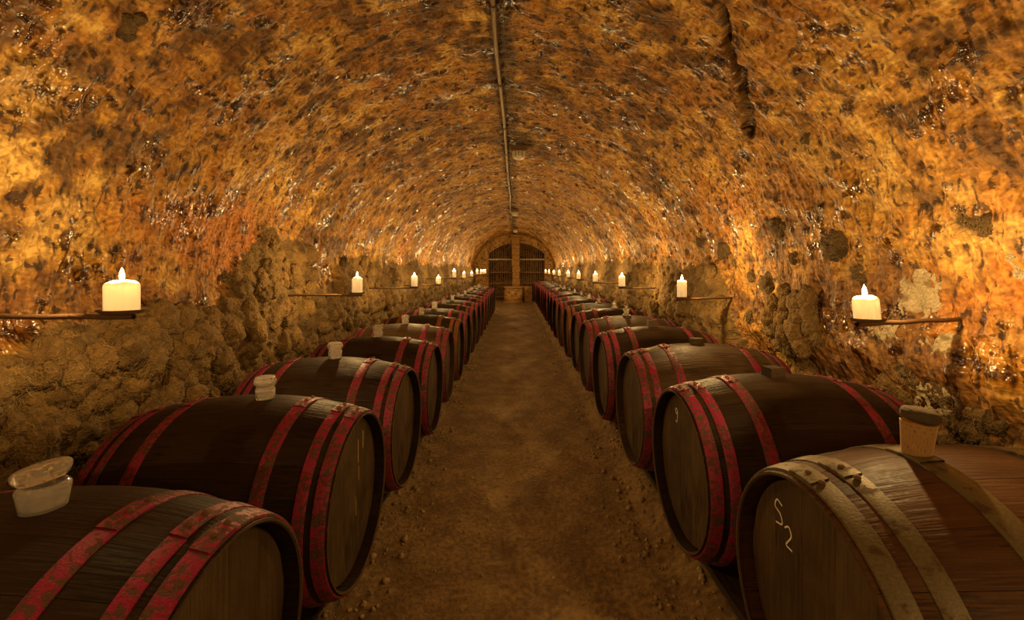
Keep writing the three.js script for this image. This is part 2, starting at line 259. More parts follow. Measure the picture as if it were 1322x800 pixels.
{
  const rows = depthRows(BACK, 0.95, END + 0.3, 0.0088, 0.0042, 0.06), R = rows.length;
  const cols = []; { let s = -1; while (s < 1) { cols.push(s); const a = Math.abs(s); s += a > 0.9 ? 0.012 : a > 0.7 ? 0.0026 : 0.0027; } cols.push(1); }
  const C = cols.length, P = new Float32Array(R * C * 3), K = new Float32Array(R * C * 3), U = new Float32Array(R * C * 2), MM = new Float32Array(R * C), N = new Float32Array(R * C * 3), o = {};
  const arc = [0]; for (let j = 1; j < C; j++) { const a = profilePoint(cols[j - 1]), b = profilePoint(cols[j]); arc.push(arc[j - 1] + Math.hypot(b[0] - a[0], b[1] - a[1])); }
  const prof = cols.map(profilePoint);
  for (let i = 0; i < R; i++) for (let j = 0; j < C; j++) {
    const [x, y, nx, ny] = prof[j], d = rows[i], k = i * C + j; rockAt(x, y, d, o);
    P[k * 3] = x + nx * o.h; P[k * 3 + 1] = y + ny * o.h; P[k * 3 + 2] = -d;
    K.set(o.c, k * 3); U[k * 2] = arc[j]; U[k * 2 + 1] = d; MM[k] = o.m;
  }
  for (let i = 0; i < R; i++) for (let j = 0; j < C; j++) {        // normals from neighbours
    const a = (i * C + Math.max(j - 1, 0)) * 3, b = (i * C + Math.min(j + 1, C - 1)) * 3, e = (Math.max(i - 1, 0) * C + j) * 3, f = (Math.min(i + 1, R - 1) * C + j) * 3;
    const ux = P[b] - P[a], uy = P[b + 1] - P[a + 1], uz = P[b + 2] - P[a + 2], vx = P[f] - P[e], vy = P[f + 1] - P[e + 1], vz = P[f + 2] - P[e + 2];
    let x = uy * vz - uz * vy, y = uz * vx - ux * vz, z = ux * vy - uy * vx; const l = Math.hypot(x, y, z) || 1, k = (i * C + j) * 3;
    N[k] = x / l; N[k + 1] = y / l; N[k + 2] = z / l;
  }
  const flip = N[((R >> 1) * C + (C >> 1)) * 3 + 1] > 0; if (flip) for (let i = 0; i < N.length; i++) N[i] = -N[i];
  const cut = (j0, j1, want) => {
    const map = new Int32Array(R * C).fill(-1), idx = [], ids = [];
    const use = k => map[k] < 0 ? (ids.push(k), map[k] = ids.length - 1) : map[k];
    for (let i = 0; i < R - 1; i++) for (let j = j0; j < j1; j++) {
      const a = i * C + j, b = a + 1, c = a + C, d = c + 1, mould = MM[a] + MM[b] + MM[c] + MM[d] > 2;
      if (want !== null && mould !== want) continue;
      const A = use(a), B = use(b), Cc = use(c), D = use(d);
      if (flip) idx.push(A, Cc, B, B, Cc, D); else idx.push(A, B, Cc, B, D, Cc);
    }
    const g = new THREE.BufferGeometry(), n = ids.length, take = (src, w) => { const t = new Float32Array(n * w); for (let q = 0; q < n; q++) for (let e = 0; e < w; e++) t[q * w + e] = src[ids[q] * w + e]; return new THREE.BufferAttribute(t, w); };
    g.setAttribute('position', take(P, 3)); g.setAttribute('normal', take(N, 3)); g.setAttribute('color', take(K, 3)); g.setAttribute('uv', take(U, 2)); g.setIndex(idx);
    return g;
  };
  const jl = cols.findIndex(s => s > -0.42), jr = cols.findIndex(s => s > 0.42);
  const wl = structure('wall_left', cut(0, jl, false), M.rock, 'ochre rock wall curving up behind the glass-stoppered barrels');
  const wr = structure('wall_right', cut(jr, C - 1, false), M.rock, 'ochre rock wall with white salt crusts and dark mould cushions');
  structure('ceiling', cut(jl, jr, null), M.rock, 'golden brown rough-hewn vault ceiling glistening with damp');
  // pillows of mould that stand out from the wall
  const sOf = y => y > SPRING ? 0.7 * Math.acos(clamp((y - SPRING) / RISE)) / (Math.PI / 2) : 1 - 0.3 * y / SPRING;
  const ball = mergeVertices(new THREE.IcosahedronGeometry(1, 9).deleteAttribute('normal').deleteAttribute('uv'), 1e-5);
  const pillow = (sd, y, d, r, drop, sink, dark = 0) => {
    const [x0, y0, nx, ny] = profilePoint(sd * sOf(y)); rockAt(x0, y0, d, o); const hh = o.h - sink * r, cx = x0 + nx * hh, cy = y0 + ny * hh, g = ball.clone(), p = g.attributes.position, col = new Float32Array(p.count * 3), uv = new Float32Array(p.count * 2), sx = rr(0.75, 0.95), sz = rr(0.8, 1.15), tilt = rr(-0.3, 0.3), k = rr(0.8, 1.15), warm = rnd();
    for (let i = 0; i < p.count; i++) {
      const a = p.getX(i), b = p.getY(i), c = p.getZ(i), n = 1 + 0.42 * fbm3(a * 1.3 + cx * 40, b * 1.3 + cy * 40, c * 1.3 + d * 40, 4) + 0.16 * (1 - worley3(a * 2.3 + d * 31, b * 2.3 + y * 27, c * 2.3)) + 0.10 * noise3(a * 7 + d * 9, b * 7, c * 7);
      const X = a * r * sx * n, Y = b * r * drop * n, Z = c * r * sz * n; p.setXYZ(i, cx + X, cy + Y - tilt * 0.3 * Z, -d + Z + tilt * Y);
      uv[i * 2] = Math.atan2(c, a) * r + d; uv[i * 2 + 1] = Y + y;
      const t = k * (1 + 0.25 * fbm3(a * 4 + d, b * 4, c * 4, 2)); for (let q = 0; q < 3; q++) col[i * 3 + q] = mix(mix(GREYM[q], [0.62, 0.44, 0.19][q], 0.7 * warm), [0.15, 0.11, 0.065][q], dark) * t;
    }
    g.setAttribute('color', new THREE.BufferAttribute(col, 3)); g.setAttribute('uv', new THREE.BufferAttribute(uv, 2)); g.computeVertexNormals(); return g;
  };
  const pl = [], pr = [], pc = [];
  for (const [x, y, d, r] of PADS) for (let k = 0; k < 5; k++) { const e = k ? r * 0.55 : 0, a = k * 1.9 + d * 7; (y > 1.85 ? pc : x < 0 ? pl : pr).push(pillow(x < CX ? -1 : 1, y + e * Math.sin(a), d + e * Math.cos(a), r * (k ? rr(0.4, 0.7) : 0.8), 1, 0.45, rr(0.5, 0.8))); }
  for (const st of STRANDS) for (const [y, d] of st) { pr.push(pillow(1, y, d, rr(0.036, 0.05), 1.15, -0.35)); pr.push(pillow(1, y - rr(0.02, 0.05), d + rr(-0.04, 0.04), rr(0.022, 0.034), 1.1, -0.7)); }
  for (let i = 0; i < 260; i++) { const d = 1.15 + 4.2 * rnd() ** 1.5, top = mouldTop(-1, d) - 0.05, y = mix(0.5, top, rnd() ** 0.8); pl.push(pillow(-1, y, d, rr(0.03, 0.062), rr(1.0, 1.35), 0.35)); }
  for (let i = 0; i < 110; i++) { const d = 2.85 + 2.6 * rnd(), top = mouldTop(1, d) - 0.05, y = mix(0.6, top, rnd() ** 0.8); pr.push(pillow(1, y, d, rr(0.03, 0.055), rr(1.05, 1.5), 0.35)); }
  for (let i = 0; i < 26; i++) { const d = rr(1.05, 1.75), y = rr(0.5, 0.74); pr.push(pillow(1, y, d, rr(0.025, 0.05), rr(0.7, 1.1), 0.3)); }
  const whole = (g, list) => mergeGeometries([g, ...list.map(q => { const t = new THREE.BufferGeometry(); for (const n of ['position', 'normal', 'color', 'uv']) t.setAttribute(n, q.attributes[n]); t.setIndex(q.index); return t; })]);
  part('mould_cushion', mergeGeometries(pc), M.mould, scene.getObjectByName('ceiling')).userData = { kind: 'stuff', label: 'dark mould cushion on the vault' };
  part('cellar_mould', whole(cut(0, jl, true), pl), M.mould, wl).userData = { kind: 'stuff', label: 'lumpy grey-brown cellar mould coating the wall' };
  part('cellar_mould', whole(cut(jr, C - 1, true), pr), M.mould, wr).userData = { kind: 'stuff', label: 'hanging clumps of grey-brown cellar mould' };
  // loose threads standing off the mould
  const strand = new THREE.TubeGeometry(new THREE.CatmullRomCurve3([[0, 0, 0], [0.05, 0.4, 0.02], [0.2, 0.75, -0.03], [0.45, 0.95, 0.04]].map(q => new THREE.Vector3(...q))), 4, 0.016, 3);
  for (const [list, wall, n] of [[pl, wl, 26000], [pr, wr, 16000]]) {
    const near = list.filter(g => -g.attributes.position.getZ(0) < 3.4), im = shade(new THREE.InstancedMesh(strand, M.fibre, n)), mt = new THREE.Matrix4(), qt = new THREE.Quaternion(), q2 = new THREE.Quaternion(), up = new THREE.Vector3(0, 1, 0), nv = new THREE.Vector3(), pv = new THREE.Vector3(), sv = new THREE.Vector3(), cc = new THREE.Color();
    for (let i = 0; i < n; i++) {
      const g = near[Math.floor(rnd() * near.length)], k = Math.floor(rnd() * g.attributes.position.count); pv.fromBufferAttribute(g.attributes.position, k); nv.fromBufferAttribute(g.attributes.normal, k).add(new THREE.Vector3(rr(-0.9, 0.9), rr(-1.1, 0.5), rr(-0.9, 0.9))).normalize();
      qt.setFromUnitVectors(up, nv).multiply(q2.setFromAxisAngle(up, rr(0, 6.28))); const l = 0.008 + 0.026 * rnd() ** 2; sv.set(l, l, l); mt.compose(pv, qt, sv); im.setMatrixAt(i, mt); const w = rr(0.6, 1.25); im.setColorAt(i, cc.setRGB(w, w * 0.95, w * 0.85));
    }
    im.name = 'mould_fibres'; im.userData = { kind: 'stuff', label: 'loose pale threads of mould' }; wall.add(im);
  }
}

// ---------------------------------------------------------------- floor and the ends of the passage
function floorY(x, d) {
  const bank = sstep(0.42, 0.62, Math.abs(x));
  const heap = sstep(0.56, 0.70, Math.abs(x)) * (x < 0 ? 0.022 : 0.058);
  return heap + 0.006 * fbm3(x * 3, 0.5, d * 3, 3) + 0.004 * fbm3(x * 14, 2.5, d * 14, 3) + bank * (0.004 + 0.022 * Math.max(0, fbm3(x * 9, 6, d * 9, 3)) + 0.012 * Math.max(0, fbm3(x * 30, 3, d * 30, 2))) * sstep(1.5, 0.8, Math.abs(x));
}
{
  const rows = depthRows(BACK, 1.2, END + 0.5, 0.011, 0.0065, 0.12), xs = []; { let x = -1.75; while (x < 1.7) { xs.push(x); x += Math.abs(x) < 0.95 ? 0.0115 : 0.06; } xs.push(1.7); }
  const R = rows.length, C = xs.length, P = new Float32Array(R * C * 3), U = new Float32Array(R * C * 2), idx = [];
  for (let i = 0; i < R; i++) for (let j = 0; j < C; j++) { const k = i * C + j; P[k * 3] = xs[j]; P[k * 3 + 1] = floorY(xs[j], rows[i]); P[k * 3 + 2] = -rows[i]; U[k * 2] = rows[i]; U[k * 2 + 1] = xs[j]; if (i < R - 1 && j < C - 1) idx.push(k, k + 1, k + C, k + 1, k + C + 1, k + C); }
  const g = new THREE.BufferGeometry(); g.setAttribute('position', new THREE.BufferAttribute(P, 3)); g.setAttribute('uv', new THREE.BufferAttribute(U, 2)); g.setIndex(idx); g.computeVertexNormals();
  structure('floor', g, M.floor, 'trodden brown earth floor of the aisle');
}
function vaultShape(grow) { const s = new THREE.Shape(), n = 60; for (let i = 0; i <= n; i++) { const p = profilePoint(-1 + 2 * i / n), x = CX + (p[0] - CX) * grow, y = p[1] * grow - 0.1; i ? s.lineTo(x, y) : s.moveTo(x, y); } s.closePath(); return s; }
{
  const back = new THREE.ExtrudeGeometry(vaultShape(1.12), { depth: 0.3, bevelEnabled: false }); back.translate(0, 0, -BACK - 0.02);
  structure('wall_back', back, M.endwall, 'rock wall closing the cellar behind the camera');
  const s = vaultShape(1.12), h = new THREE.Path();     // arched opening
  const ox = 0.03, w = 1.04, sp = 1.72, top = 2.12;
  h.moveTo(ox - w, 0.0); h.lineTo(ox - w, sp);
  for (let i = 1; i <= 20; i++) { const t = -1 + 2 * i / 20; h.lineTo(ox + w * t, sp + (top - sp) * (1 - Math.abs(t) ** 2.2)); }
  h.lineTo(ox + w, 0.0); h.closePath(); s.holes.push(h);
  const g = new THREE.ExtrudeGeometry(s, { depth: 0.45, bevelEnabled: false }); g.translate(0, 0, -END - 0.45);
  structure('wall_end', g, M.endwall, 'stone end wall with a wide low arch around the iron gate');
  const r = new THREE.BoxGeometry(3.4, 2.8, 0.3); r.translate(0, 1.3, -END - 2.3);
  structure('wall_recess', r, M.endwall, 'dim rock wall of the chamber behind the gate');
  for (const sd of [-1, 1]) { const q = new THREE.BoxGeometry(0.3, 2.8, 1.9); q.translate(0.03 + sd * 1.6, 1.3, -END - 1.35); structure(sd < 0 ? 'wall_recess_left' : 'wall_recess_right', q, M.endwall, 'side wall of the dim chamber behind the gate'); }
  const cl = new THREE.BoxGeometry(3.4, 0.3, 2.1); cl.translate(0, 2.6, -END - 1.4); structure('ceiling_recess', cl, M.endwall, 'ceiling of the dim chamber behind the gate');
  const fl = new THREE.BoxGeometry(3.4, 0.3, 2.2); fl.translate(0, -0.17, -END - 1.4); structure('floor_recess', fl, M.endwall, 'floor of the dim chamber behind the gate');
}
// iron gate: two leaves of upright bars
for (const sd of [-1, 1]) {
  const g = thing('iron_gate', sd < 0 ? 'dark iron gate leaf beside the stone pillar, behind the stone drum table' : 'dark iron gate leaf beside the stone pillar, behind the square stone block', 'gate', [0.03 + sd * 0.1, 0.02, -END - 0.22], 0);
  const w = 0.9, archY = x => { const t = Math.abs(x + 0.1) / 1.04; return 1.72 + 0.4 * (1 - t ** 2.2) - 0.03; };
  const bar = new THREE.CylinderGeometry(0.015, 0.015, 1, 8);
  for (let i = 0; i <= 11; i++) { const x = 0.02 + i * w / 11, h = archY(x) - 0.02; const b = part('bar', bar, M.rustIron, g); b.scale.y = h; b.position.set(sd * x, h / 2, 0); }
  for (const y of [0.12, 0.62, 1.02, 1.5]) { const rl = new THREE.BoxGeometry(w + 0.04, y > 1.4 ? 0.05 : 0.04, 0.012); rl.translate(sd * (w / 2 + 0.02), y, 0.018); part('rail', rl, y > 1.4 ? M.pipe : M.rustIron, g); }
}
{
  // stone pillar between the leaves, built of stacked blocks
  const g = thing('stone_pillar', 'narrow pillar of stacked ochre stones between the two gate leaves', 'pillar', [0.0, 0, -END + 0.12]);
  let y = 0; let i = 0;
  while (y < 2.4) { const h = Math.min(rr(0.16, 0.27), 2.42 - y), b = new THREE.BoxGeometry(rr(0.25, 0.29), h - 0.012, rr(0.24, 0.28), 3, 3, 3); const p = b.attributes.position; for (let k = 0; k < p.count; k++) p.setXYZ(k, p.getX(k) * (1 - 0.05 * Math.abs(p.getY(k) / h)) + 0.01 * noise3(p.getX(k) * 9, p.getY(k) * 9 + i * 5, 2), p.getY(k), p.getZ(k) + 0.01 * noise3(p.getX(k) * 9 + 4, p.getY(k) * 9 + i * 5, 2)); b.computeVertexNormals(); const m = part('stone', b, M.stone, g); m.position.set(rr(-0.01, 0.01), y + h / 2, 0); y += h; i++; }
  // round stone table in front of it
  const t = thing('stone_drum_table', 'squat round stone table standing in front of the pillar', 'table', [-0.09, 0, -END + 0.75]);
  part('plinth', turnY([[0, 0], [0.36, 0], [0.36, 0.05], [0.345, 0.07], [0, 0.07]], 32), M.stone, t);
  part('drum', turnY([[0, 0.07], [0.31, 0.07], [0.33, 0.15], [0.325, 0.42], [0.30, 0.5], [0, 0.5]], 32), M.stone, t);
  part('top', turnY([[0, 0.5], [0.345, 0.5], [0.355, 0.51], [0.355, 0.54], [0.345, 0.55], [0, 0.55]], 32), M.stone, t);
  const k = thing('stone_block', 'pale square stone block standing next to the round stone table', 'stone', [0.43, 0, -END + 0.6]);
  const b = new THREE.BoxGeometry(0.27, 0.5, 0.28, 4, 4, 4), p = b.attributes.position; for (let q = 0; q < p.count; q++) { const n = 0.015 * noise3(p.getX(q) * 7, p.getY(q) * 7, p.getZ(q) * 7); p.setXYZ(q, p.getX(q) * (1 + n), p.getY(q), p.getZ(q) * (1 - n)); } b.computeVertexNormals(); b.translate(0, 0.25, 0);
  part('block', b, M.stone, k);
  part('cap', new THREE.BoxGeometry(0.29, 0.05, 0.31).translate(0, 0.525, 0), M.stone, k);
}

// ---------------------------------------------------------------- barrels
const RH = 0.285, RB = 0.345;
function barrelKit(L, hoops, staveMats, hoopMat, opt = {}) {
  const half = L / 2, rad = x => RH + (RB - RH) * (1 - (x / half) ** 2), TH = 0.024, NS = 22, recess = 0.04;
  const kit = { L, half, rad };
  // one stave: closed section swept through its share of the circle
  const outer = []; for (let i = 0; i <= 14; i++) { const x = -half + L * i / 14; outer.push([x, rad(x)]); }
  outer[0][1] -= 0.004; outer[14][1] -= 0.004;
  const loop = [...outer, [half - 0.001, RH - 0.010], [half - recess * 0.9, rad(half - recess) - TH], [0, RB - TH], [-half + recess * 0.9, rad(half - recess) - TH], [-half + 0.001, RH - 0.010]];
  kit.staves = [0, 1, 2, 3, 4].map(v => {
    const ang = 2 * Math.PI / NS, gap = 0.0005 / RB, A = [-ang / 2 + gap, -ang / 4, 0, ang / 4, ang / 2 - gap], pos = [], uv = [], idx = [], n = loop.length;
    A.forEach((a, q) => loop.forEach(([x, r], i) => { const e = (q === 0 || q === 4) && i < 15 ? 0.0007 : 0, f = 0; pos.push(x, (r - e - f) * Math.cos(a), (r - e - f) * Math.sin(a)); uv.push(x + v * 0.37, a * RB + v * 0.19); }));
    for (let q = 0; q < 4; q++) for (let i = 0; i < n; i++) { const a = q * n + i, b = q * n + (i + 1) % n; idx.push(a, a + n, b, b, a + n, b + n); }
    for (const q of [0, 4]) for (let i = 1; i < n - 1; i++) { const a = q * n; q ? idx.push(a, a + i + 1, a + i) : idx.push(a, a + i, a + i + 1); }
    const g = new THREE.BufferGeometry(); g.setAttribute('position', new THREE.Float32BufferAttribute(pos, 3)); g.setAttribute('uv', new THREE.Float32BufferAttribute(uv, 2)); g.setIndex(idx);
    return creased(g, 0.55);
  });
  kit.body = (() => { const g = turnX([...outer, [half - 0.001, RH - 0.010], [half - recess, RH - 0.022]], 40, 0, Math.PI * 2, 0.6), u = g.attributes.uv, p = g.attributes.position; for (let i = 0; i < u.count; i++) u.setXY(i, p.getX(i), u.getX(i) * 2.1); return g; })();
  const hoopGeo = (x0, x1, seg, plate) => {
    const t = 0.0032, ring = (tt, lo) => [[x0, rad(x0) - lo], [x0, rad(x0) + tt - 0.0008], [x0 + 0.0012, rad(x0) + tt], [(x0 + x1) / 2, rad((x0 + x1) / 2) + tt + 0.0006], [x1 - 0.0012, rad(x1) + tt], [x1, rad(x1) + tt - 0.0008], [x1, rad(x1) - lo]];
    const g1 = turnX(ring(t, 0.003), seg, 0, Math.PI * 2, 0.7), list = [g1];
    const fix = g => { const u = g.attributes.uv, p = g.attributes.position; for (let i = 0; i < u.count; i++) u.setXY(i, u.getX(i) * 2.1, p.getX(i)); };
    fix(g1);
    if (plate) { const g2 = turnX([...ring(t + 0.0035, 0)], 5, 1.5 * Math.PI - 0.13 + plate, 0.26, 0.7); const u = g2.attributes.uv, p = g2.attributes.position; for (let i = 0; i < u.count; i++) u.setXY(i, p.getZ(i) + 0.3, p.getX(i)); list.push(g2); }
    return mergeGeometries(list);
  };
  kit.hoops = []; for (const [a, b] of hoops) for (const s of [1, -1]) { const x0 = s > 0 ? half - b : -half + a, x1 = s > 0 ? half - a : -half + b; kit.hoops.push({ x0, x1, near: hoopGeo(x0, x1, 72, 0.02 + 0.05 * Math.sin(a * 90)), far: hoopGeo(x0, x1, 36, 0) }); }
  // head: five boards
  const hr = RH - 0.0215, nb = 5, xh = half - recess;
  kit.boards = []; for (let i = 0; i < nb; i++) {
    const z0 = -hr + 2 * hr * i / nb + 0.0008, z1 = -hr + 2 * hr * (i + 1) / nb - 0.0008, s = new THREE.Shape(), n = 6, at = z => Math.sqrt(Math.max(hr * hr - z * z, 1e-6));
    for (let k = 0; k <= n; k++) { const z = mix(z0, z1, k / n); k ? s.lineTo(z, at(z)) : s.moveTo(z, at(z)); } for (let k = n; k >= 0; k--) { const z = mix(z0, z1, k / n); s.lineTo(z, -at(z)); } s.closePath();
    const g = new THREE.ExtrudeGeometry(s, { depth: 0.014, bevelEnabled: true, bevelSize: 0.0008, bevelThickness: 0.0012, bevelSegments: 1 });
    const u = g.attributes.uv, p = g.attributes.position; for (let k = 0; k < u.count; k++) u.setXY(k, p.getY(k) + i * 0.31, p.getX(k) + i * 0.17);
    g.rotateY(Math.PI / 2); g.translate(xh - 0.014, 0, 0); kit.boards.push(g);
  }
  kit.disc = (() => { const g = new THREE.CylinderGeometry(hr, hr, 0.016, 32); const u = g.attributes.uv, p = g.attributes.position; for (let i = 0; i < u.count; i++) u.setXY(i, p.getX(i), p.getZ(i)); g.rotateZ(-Math.PI / 2); return g; })();
  kit.chime = turnX([[half - 0.003, RH - 0.0035], [half + 0.0008, RH - 0.0045], [half + 0.0008, RH - 0.0095], [half - 0.004, RH - 0.0125]], 72, 0, Math.PI * 2, 0.5);
  const dome = new THREE.SphereGeometry(0.0075, 8, 5, 0, Math.PI * 2, 0, Math.PI / 2);
  kit.build = (name, label, group, pos, turn, near, roll = 0) => {
    const g = thing(name, label, 'barrel', pos, turn, group), mats = opt.mats ?? staveMats;
    const at = m => { m.position.y = RB; return m; };
    if (near) for (let i = 0; i < NS; i++) { const m = at(part('stave', kit.staves[(i * 3 + (i >> 2)) % 5], staveMats[(i * 7 + (i >> 1)) % 3], g)); m.rotation.x = i * 2 * Math.PI / NS + roll; }
    else at(part('body', kit.body, staveMats[0], g));
    kit.hoops.forEach((h, i) => {
      const m = at(part('hoop', near ? h.near : h.far, hoopMat, g));
      if (near) for (const q of [-1, 1]) { const x = (h.x0 + h.x1) / 2, rv = part('rivet', dome, M.rustIron, m), a = -(0.02 + 0.05 * Math.sin((i >> 1) * 0.7)) + q * 0.07, r = rad(x) + 0.0065; rv.position.set(x, r * Math.cos(a), r * Math.sin(a)); }
    });
    if (near) kit.boards.forEach((b, i) => at(part('head_board', b, M.head[(i * 2 + Math.round(roll * 10)) % 3], g)));
    else { const m = at(part('head', kit.disc, M.head[0], g)); m.position.x = xh - 0.008; }
    at(part('chime', kit.chime, M.chime, g));
    const back = at(part('rear_head', kit.disc, M.head[1], g)); back.position.x = -xh + 0.008;
    return g;
  };
  return kit;
}
const redHoops = [[0.006, 0.042], [0.060, 0.092], [0.175, 0.214]];
const kitRed = barrelKit(0.78, redHoops, M.stave, M.crimson);
const kitDusty = barrelKit(0.78, redHoops, M.greyStave, M.crimson);
const kitIron = barrelKit(0.76, [[0.010, 0.048], [0.075, 0.112], [0.235, 0.285]], M.brownStave, M.galv);
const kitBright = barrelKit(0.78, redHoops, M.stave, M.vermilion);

const LX = -0.545, RX = 0.595, LBASE = 0.365 - RB, RBASE = 0.418 - RB;
const leftD = [0.84, 1.545, 2.245, 2.945, 3.645, 4.345, 5.05, 5.755, 6.46, 7.165, 7.87, 8.575, 9.28, 9.985, 10.69, 11.395];
const rightD = [0.94, 1.655, 2.36, 3.07, 3.79, 4.5]; for (let i = 6; i < 21; i++) rightD.push(3.79 + 0.712 * (i - 4));
const GL = 'crimson-hooped barrels in the glass-stoppered row', GR = 'crimson-hooped barrels under the salt-crusted wall';
const ORD = ['first', 'second', 'third', 'fourth', 'fifth', 'sixth', 'seventh', 'eighth', 'ninth', 'tenth', 'eleventh', 'twelfth', 'thirteenth', 'fourteenth', 'fifteenth', 'sixteenth', 'seventeenth', 'eighteenth', 'nineteenth', 'twentieth', 'twenty-first'];
const placed = { L: [], R: [] };
let protoFarL = null, protoFarR = null;
leftD.forEach((d, i) => {
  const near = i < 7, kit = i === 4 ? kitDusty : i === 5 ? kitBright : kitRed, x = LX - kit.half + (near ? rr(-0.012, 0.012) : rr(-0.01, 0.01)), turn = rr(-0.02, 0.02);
  const PLAIN_L = `dark crimson-hooped oak barrel, ${ORD[leftD.length - 1 - i]} from the gate in the glass-stoppered row`, label = i === 0 ? 'crimson-hooped oak barrel bearing the large lopsided glass stopper' : i === 1 ? 'dark oak barrel with crimson hoops and yellow drips down its head' : i === 4 ? 'dusty grey-brown barrel with faded red hoops in the glass-stoppered row' : i === 5 ? 'barrel with vermilion painted hoops in the glass-stoppered row' : PLAIN_L;
  const own = label !== PLAIN_L;
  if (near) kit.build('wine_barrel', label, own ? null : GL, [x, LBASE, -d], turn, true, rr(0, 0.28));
  else if (!protoFarL) protoFarL = kitRed.build('wine_barrel', PLAIN_L, GL, [x, LBASE, -d], turn, false);
  else copyOf(protoFarL, 'wine_barrel', PLAIN_L, GL, [x, LBASE, -d], turn);
  placed.L.push([x, LBASE + 2 * RB, -d]);
});
rightD.forEach((d, i) => {
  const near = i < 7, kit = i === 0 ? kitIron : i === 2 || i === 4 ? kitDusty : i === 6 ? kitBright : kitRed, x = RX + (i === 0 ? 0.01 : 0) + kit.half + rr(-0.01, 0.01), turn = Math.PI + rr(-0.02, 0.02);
  const PLAIN_R = `dark crimson-hooped oak barrel, ${ORD[rightD.length - 1 - i]} from the gate under the salt-crusted wall`, label = ['brown oak barrel with dull grey iron hoops and a chalk number', 'dark oak barrel with crimson hoops and a chalk nine on its head', 'dusty grey barrel with rusty red hoops and a flat oval wooden bung', 'dark barrel with red hoops and a square dark wooden bung', 'dusty grey barrel with red hoops and a knobbed glass stopper', PLAIN_R, 'barrel with vermilion painted hoops under the salt-crusted wall'][i] ?? PLAIN_R;
  const own = label !== PLAIN_R;
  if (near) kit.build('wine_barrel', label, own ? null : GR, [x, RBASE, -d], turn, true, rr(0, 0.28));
  else if (!protoFarR) protoFarR = kitRed.build('wine_barrel', PLAIN_R, GR, [x, RBASE, -d], turn, false);
  else copyOf(protoFarR, 'wine_barrel', PLAIN_R, GR, [x, RBASE, -d], turn);
  placed.R.push([x, RBASE + 2 * RB, -d]);
});
// chalk marks on two heads, yellow drips on a third
const barrelsInScene = scene.children.filter(o => o.name.startsWith('wine_barrel'));
const mark = (strokes, w) => mergeGeometries(strokes.map(pts => { const c = new THREE.CatmullRomCurve3(pts.map(([z, y]) => new THREE.Vector3(0, y, z))), g = new THREE.TubeGeometry(c, 24, w, 5); g.scale(0.35, 1, 1); return g; }));
{
  const b52 = barrelsInScene[leftD.length], b9 = barrelsInScene[leftD.length + 1], drip = barrelsInScene[1];
  const five = [[-0.016, 0.05], [0.006, 0.056], [0.014, 0.036], [-0.008, 0.026], [-0.016, 0.006], [0.01, -0.002]], two = [[-0.026, 0.004], [-0.042, 0.014], [-0.052, -0.002], [-0.038, -0.024], [-0.032, -0.034], [-0.056, -0.036]];
  const m = part('chalk_mark', mark([five, two], 0.0026), M.chalk, b52);
  m.position.set(kitIron.half - 0.0392, RB + 0.115, 0.145); m.userData.label = 'hand-chalked number 52';
  const n = part('chalk_mark', mark([[[-0.010, 0.032], [0.005, 0.04], [0.011, 0.028], [-0.002, 0.019], [-0.0105, 0.032], [-0.009, 0.008], [-0.003, -0.014], [0.008, -0.010]]], 0.0026), M.chalk, b9);
  n.position.set(kitRed.half - 0.0392, RB + 0.15, 0.095); n.userData.label = 'hand-chalked figure 9';
  for (const [z, y0, y1, w] of [[-0.075, 0.17, 0.085, 0.004], [-0.08, 0.07, 0.02, 0.003], [-0.125, 0.185, 0.12, 0.0045], [-0.055, -0.03, -0.10, 0.002]]) {
    const pts = []; for (let i = 0; i <= 6; i++) pts.push([z + 0.003 * noise3(i, z * 90, 4), mix(y0, y1, i / 6)]);
    const s = part('drip', mark([pts], w), M.residue, drip); s.position.set(kitRed.half - 0.0392, RB, 0); s.userData.label = 'dried yellow drip';
  }
}
// timbers the barrels lie on
for (const [sd, X, base, end, lab] of [[-1, LX, LBASE, 11.9, 'beneath the glass-stoppered barrels'], [1, RX, RBASE, 15.75, 'beneath the barrels under the salt-crusted wall']]) for (const [t, wh] of [[0.15, 'aisle end'], [0.63, 'wall end']]) {
  const x = X + sd * t, top = base + RB - kitRed.rad(0.39 - t), bx = new THREE.BoxGeometry(0.09, 0.10, end + 0.2, 1, 1, 30); bx.translate(x, top - 0.05, -(end - 0.2) / 2 - 0.1);
  const p = bx.attributes.position; for (let i = 0; i < p.count; i++) p.setX(i, p.getX(i) + 0.008 * noise3(p.getY(i) * 3, p.getZ(i) * 1.7, sd * 4)); bx.computeVertexNormals();
  const m = shade(new THREE.Mesh(bx, M.rail)); m.name = numbered('timber_rail'); scene.add(m); tag(m, `long dark timber rail ${lab}, at their ${wh}`, 'timber');
}

// ---------------------------------------------------------------- stoppers
const glassProfile = (() => { const o = smoothPts([[0.0295, 0], [0.031, 0.010], [0.0315, 0.024], [0.0325, 0.031], [0.0285, 0.039], [0.030, 0.046], [0.0345, 0.051], [0.036, 0.059], [0.035, 0.066], [0.032, 0.0695]], 40), inn = smoothPts([[0.028, 0.0675], [0.031, 0.060], [0.029, 0.052], [0.0255, 0.040], [0.0285, 0.029], [0.0275, 0.010], [0.026, 0.004]], 24); return [[0, 0], ...o, ...inn, [0, 0.004]]; })();
const glassGeo = turnY(glassProfile, 40, 1.0);
const capGeo = turnY([[0, 0.0705], [0.031, 0.0705], [0.0325, 0.073], [0.031, 0.0765], [0.02, 0.0785], [0, 0.079]], 32, 1.0);
const knobGeo = turnY([[0, 0], ...smoothPts([[0.024, 0], [0.026, 0.02], [0.033, 0.034], [0.034, 0.042], [0.026, 0.050], [0.012, 0.054], [0.010, 0.060], [0.016, 0.066], [0.015, 0.074], [0.004, 0.079]], 40), [0, 0.0795]], 32, 1.0);
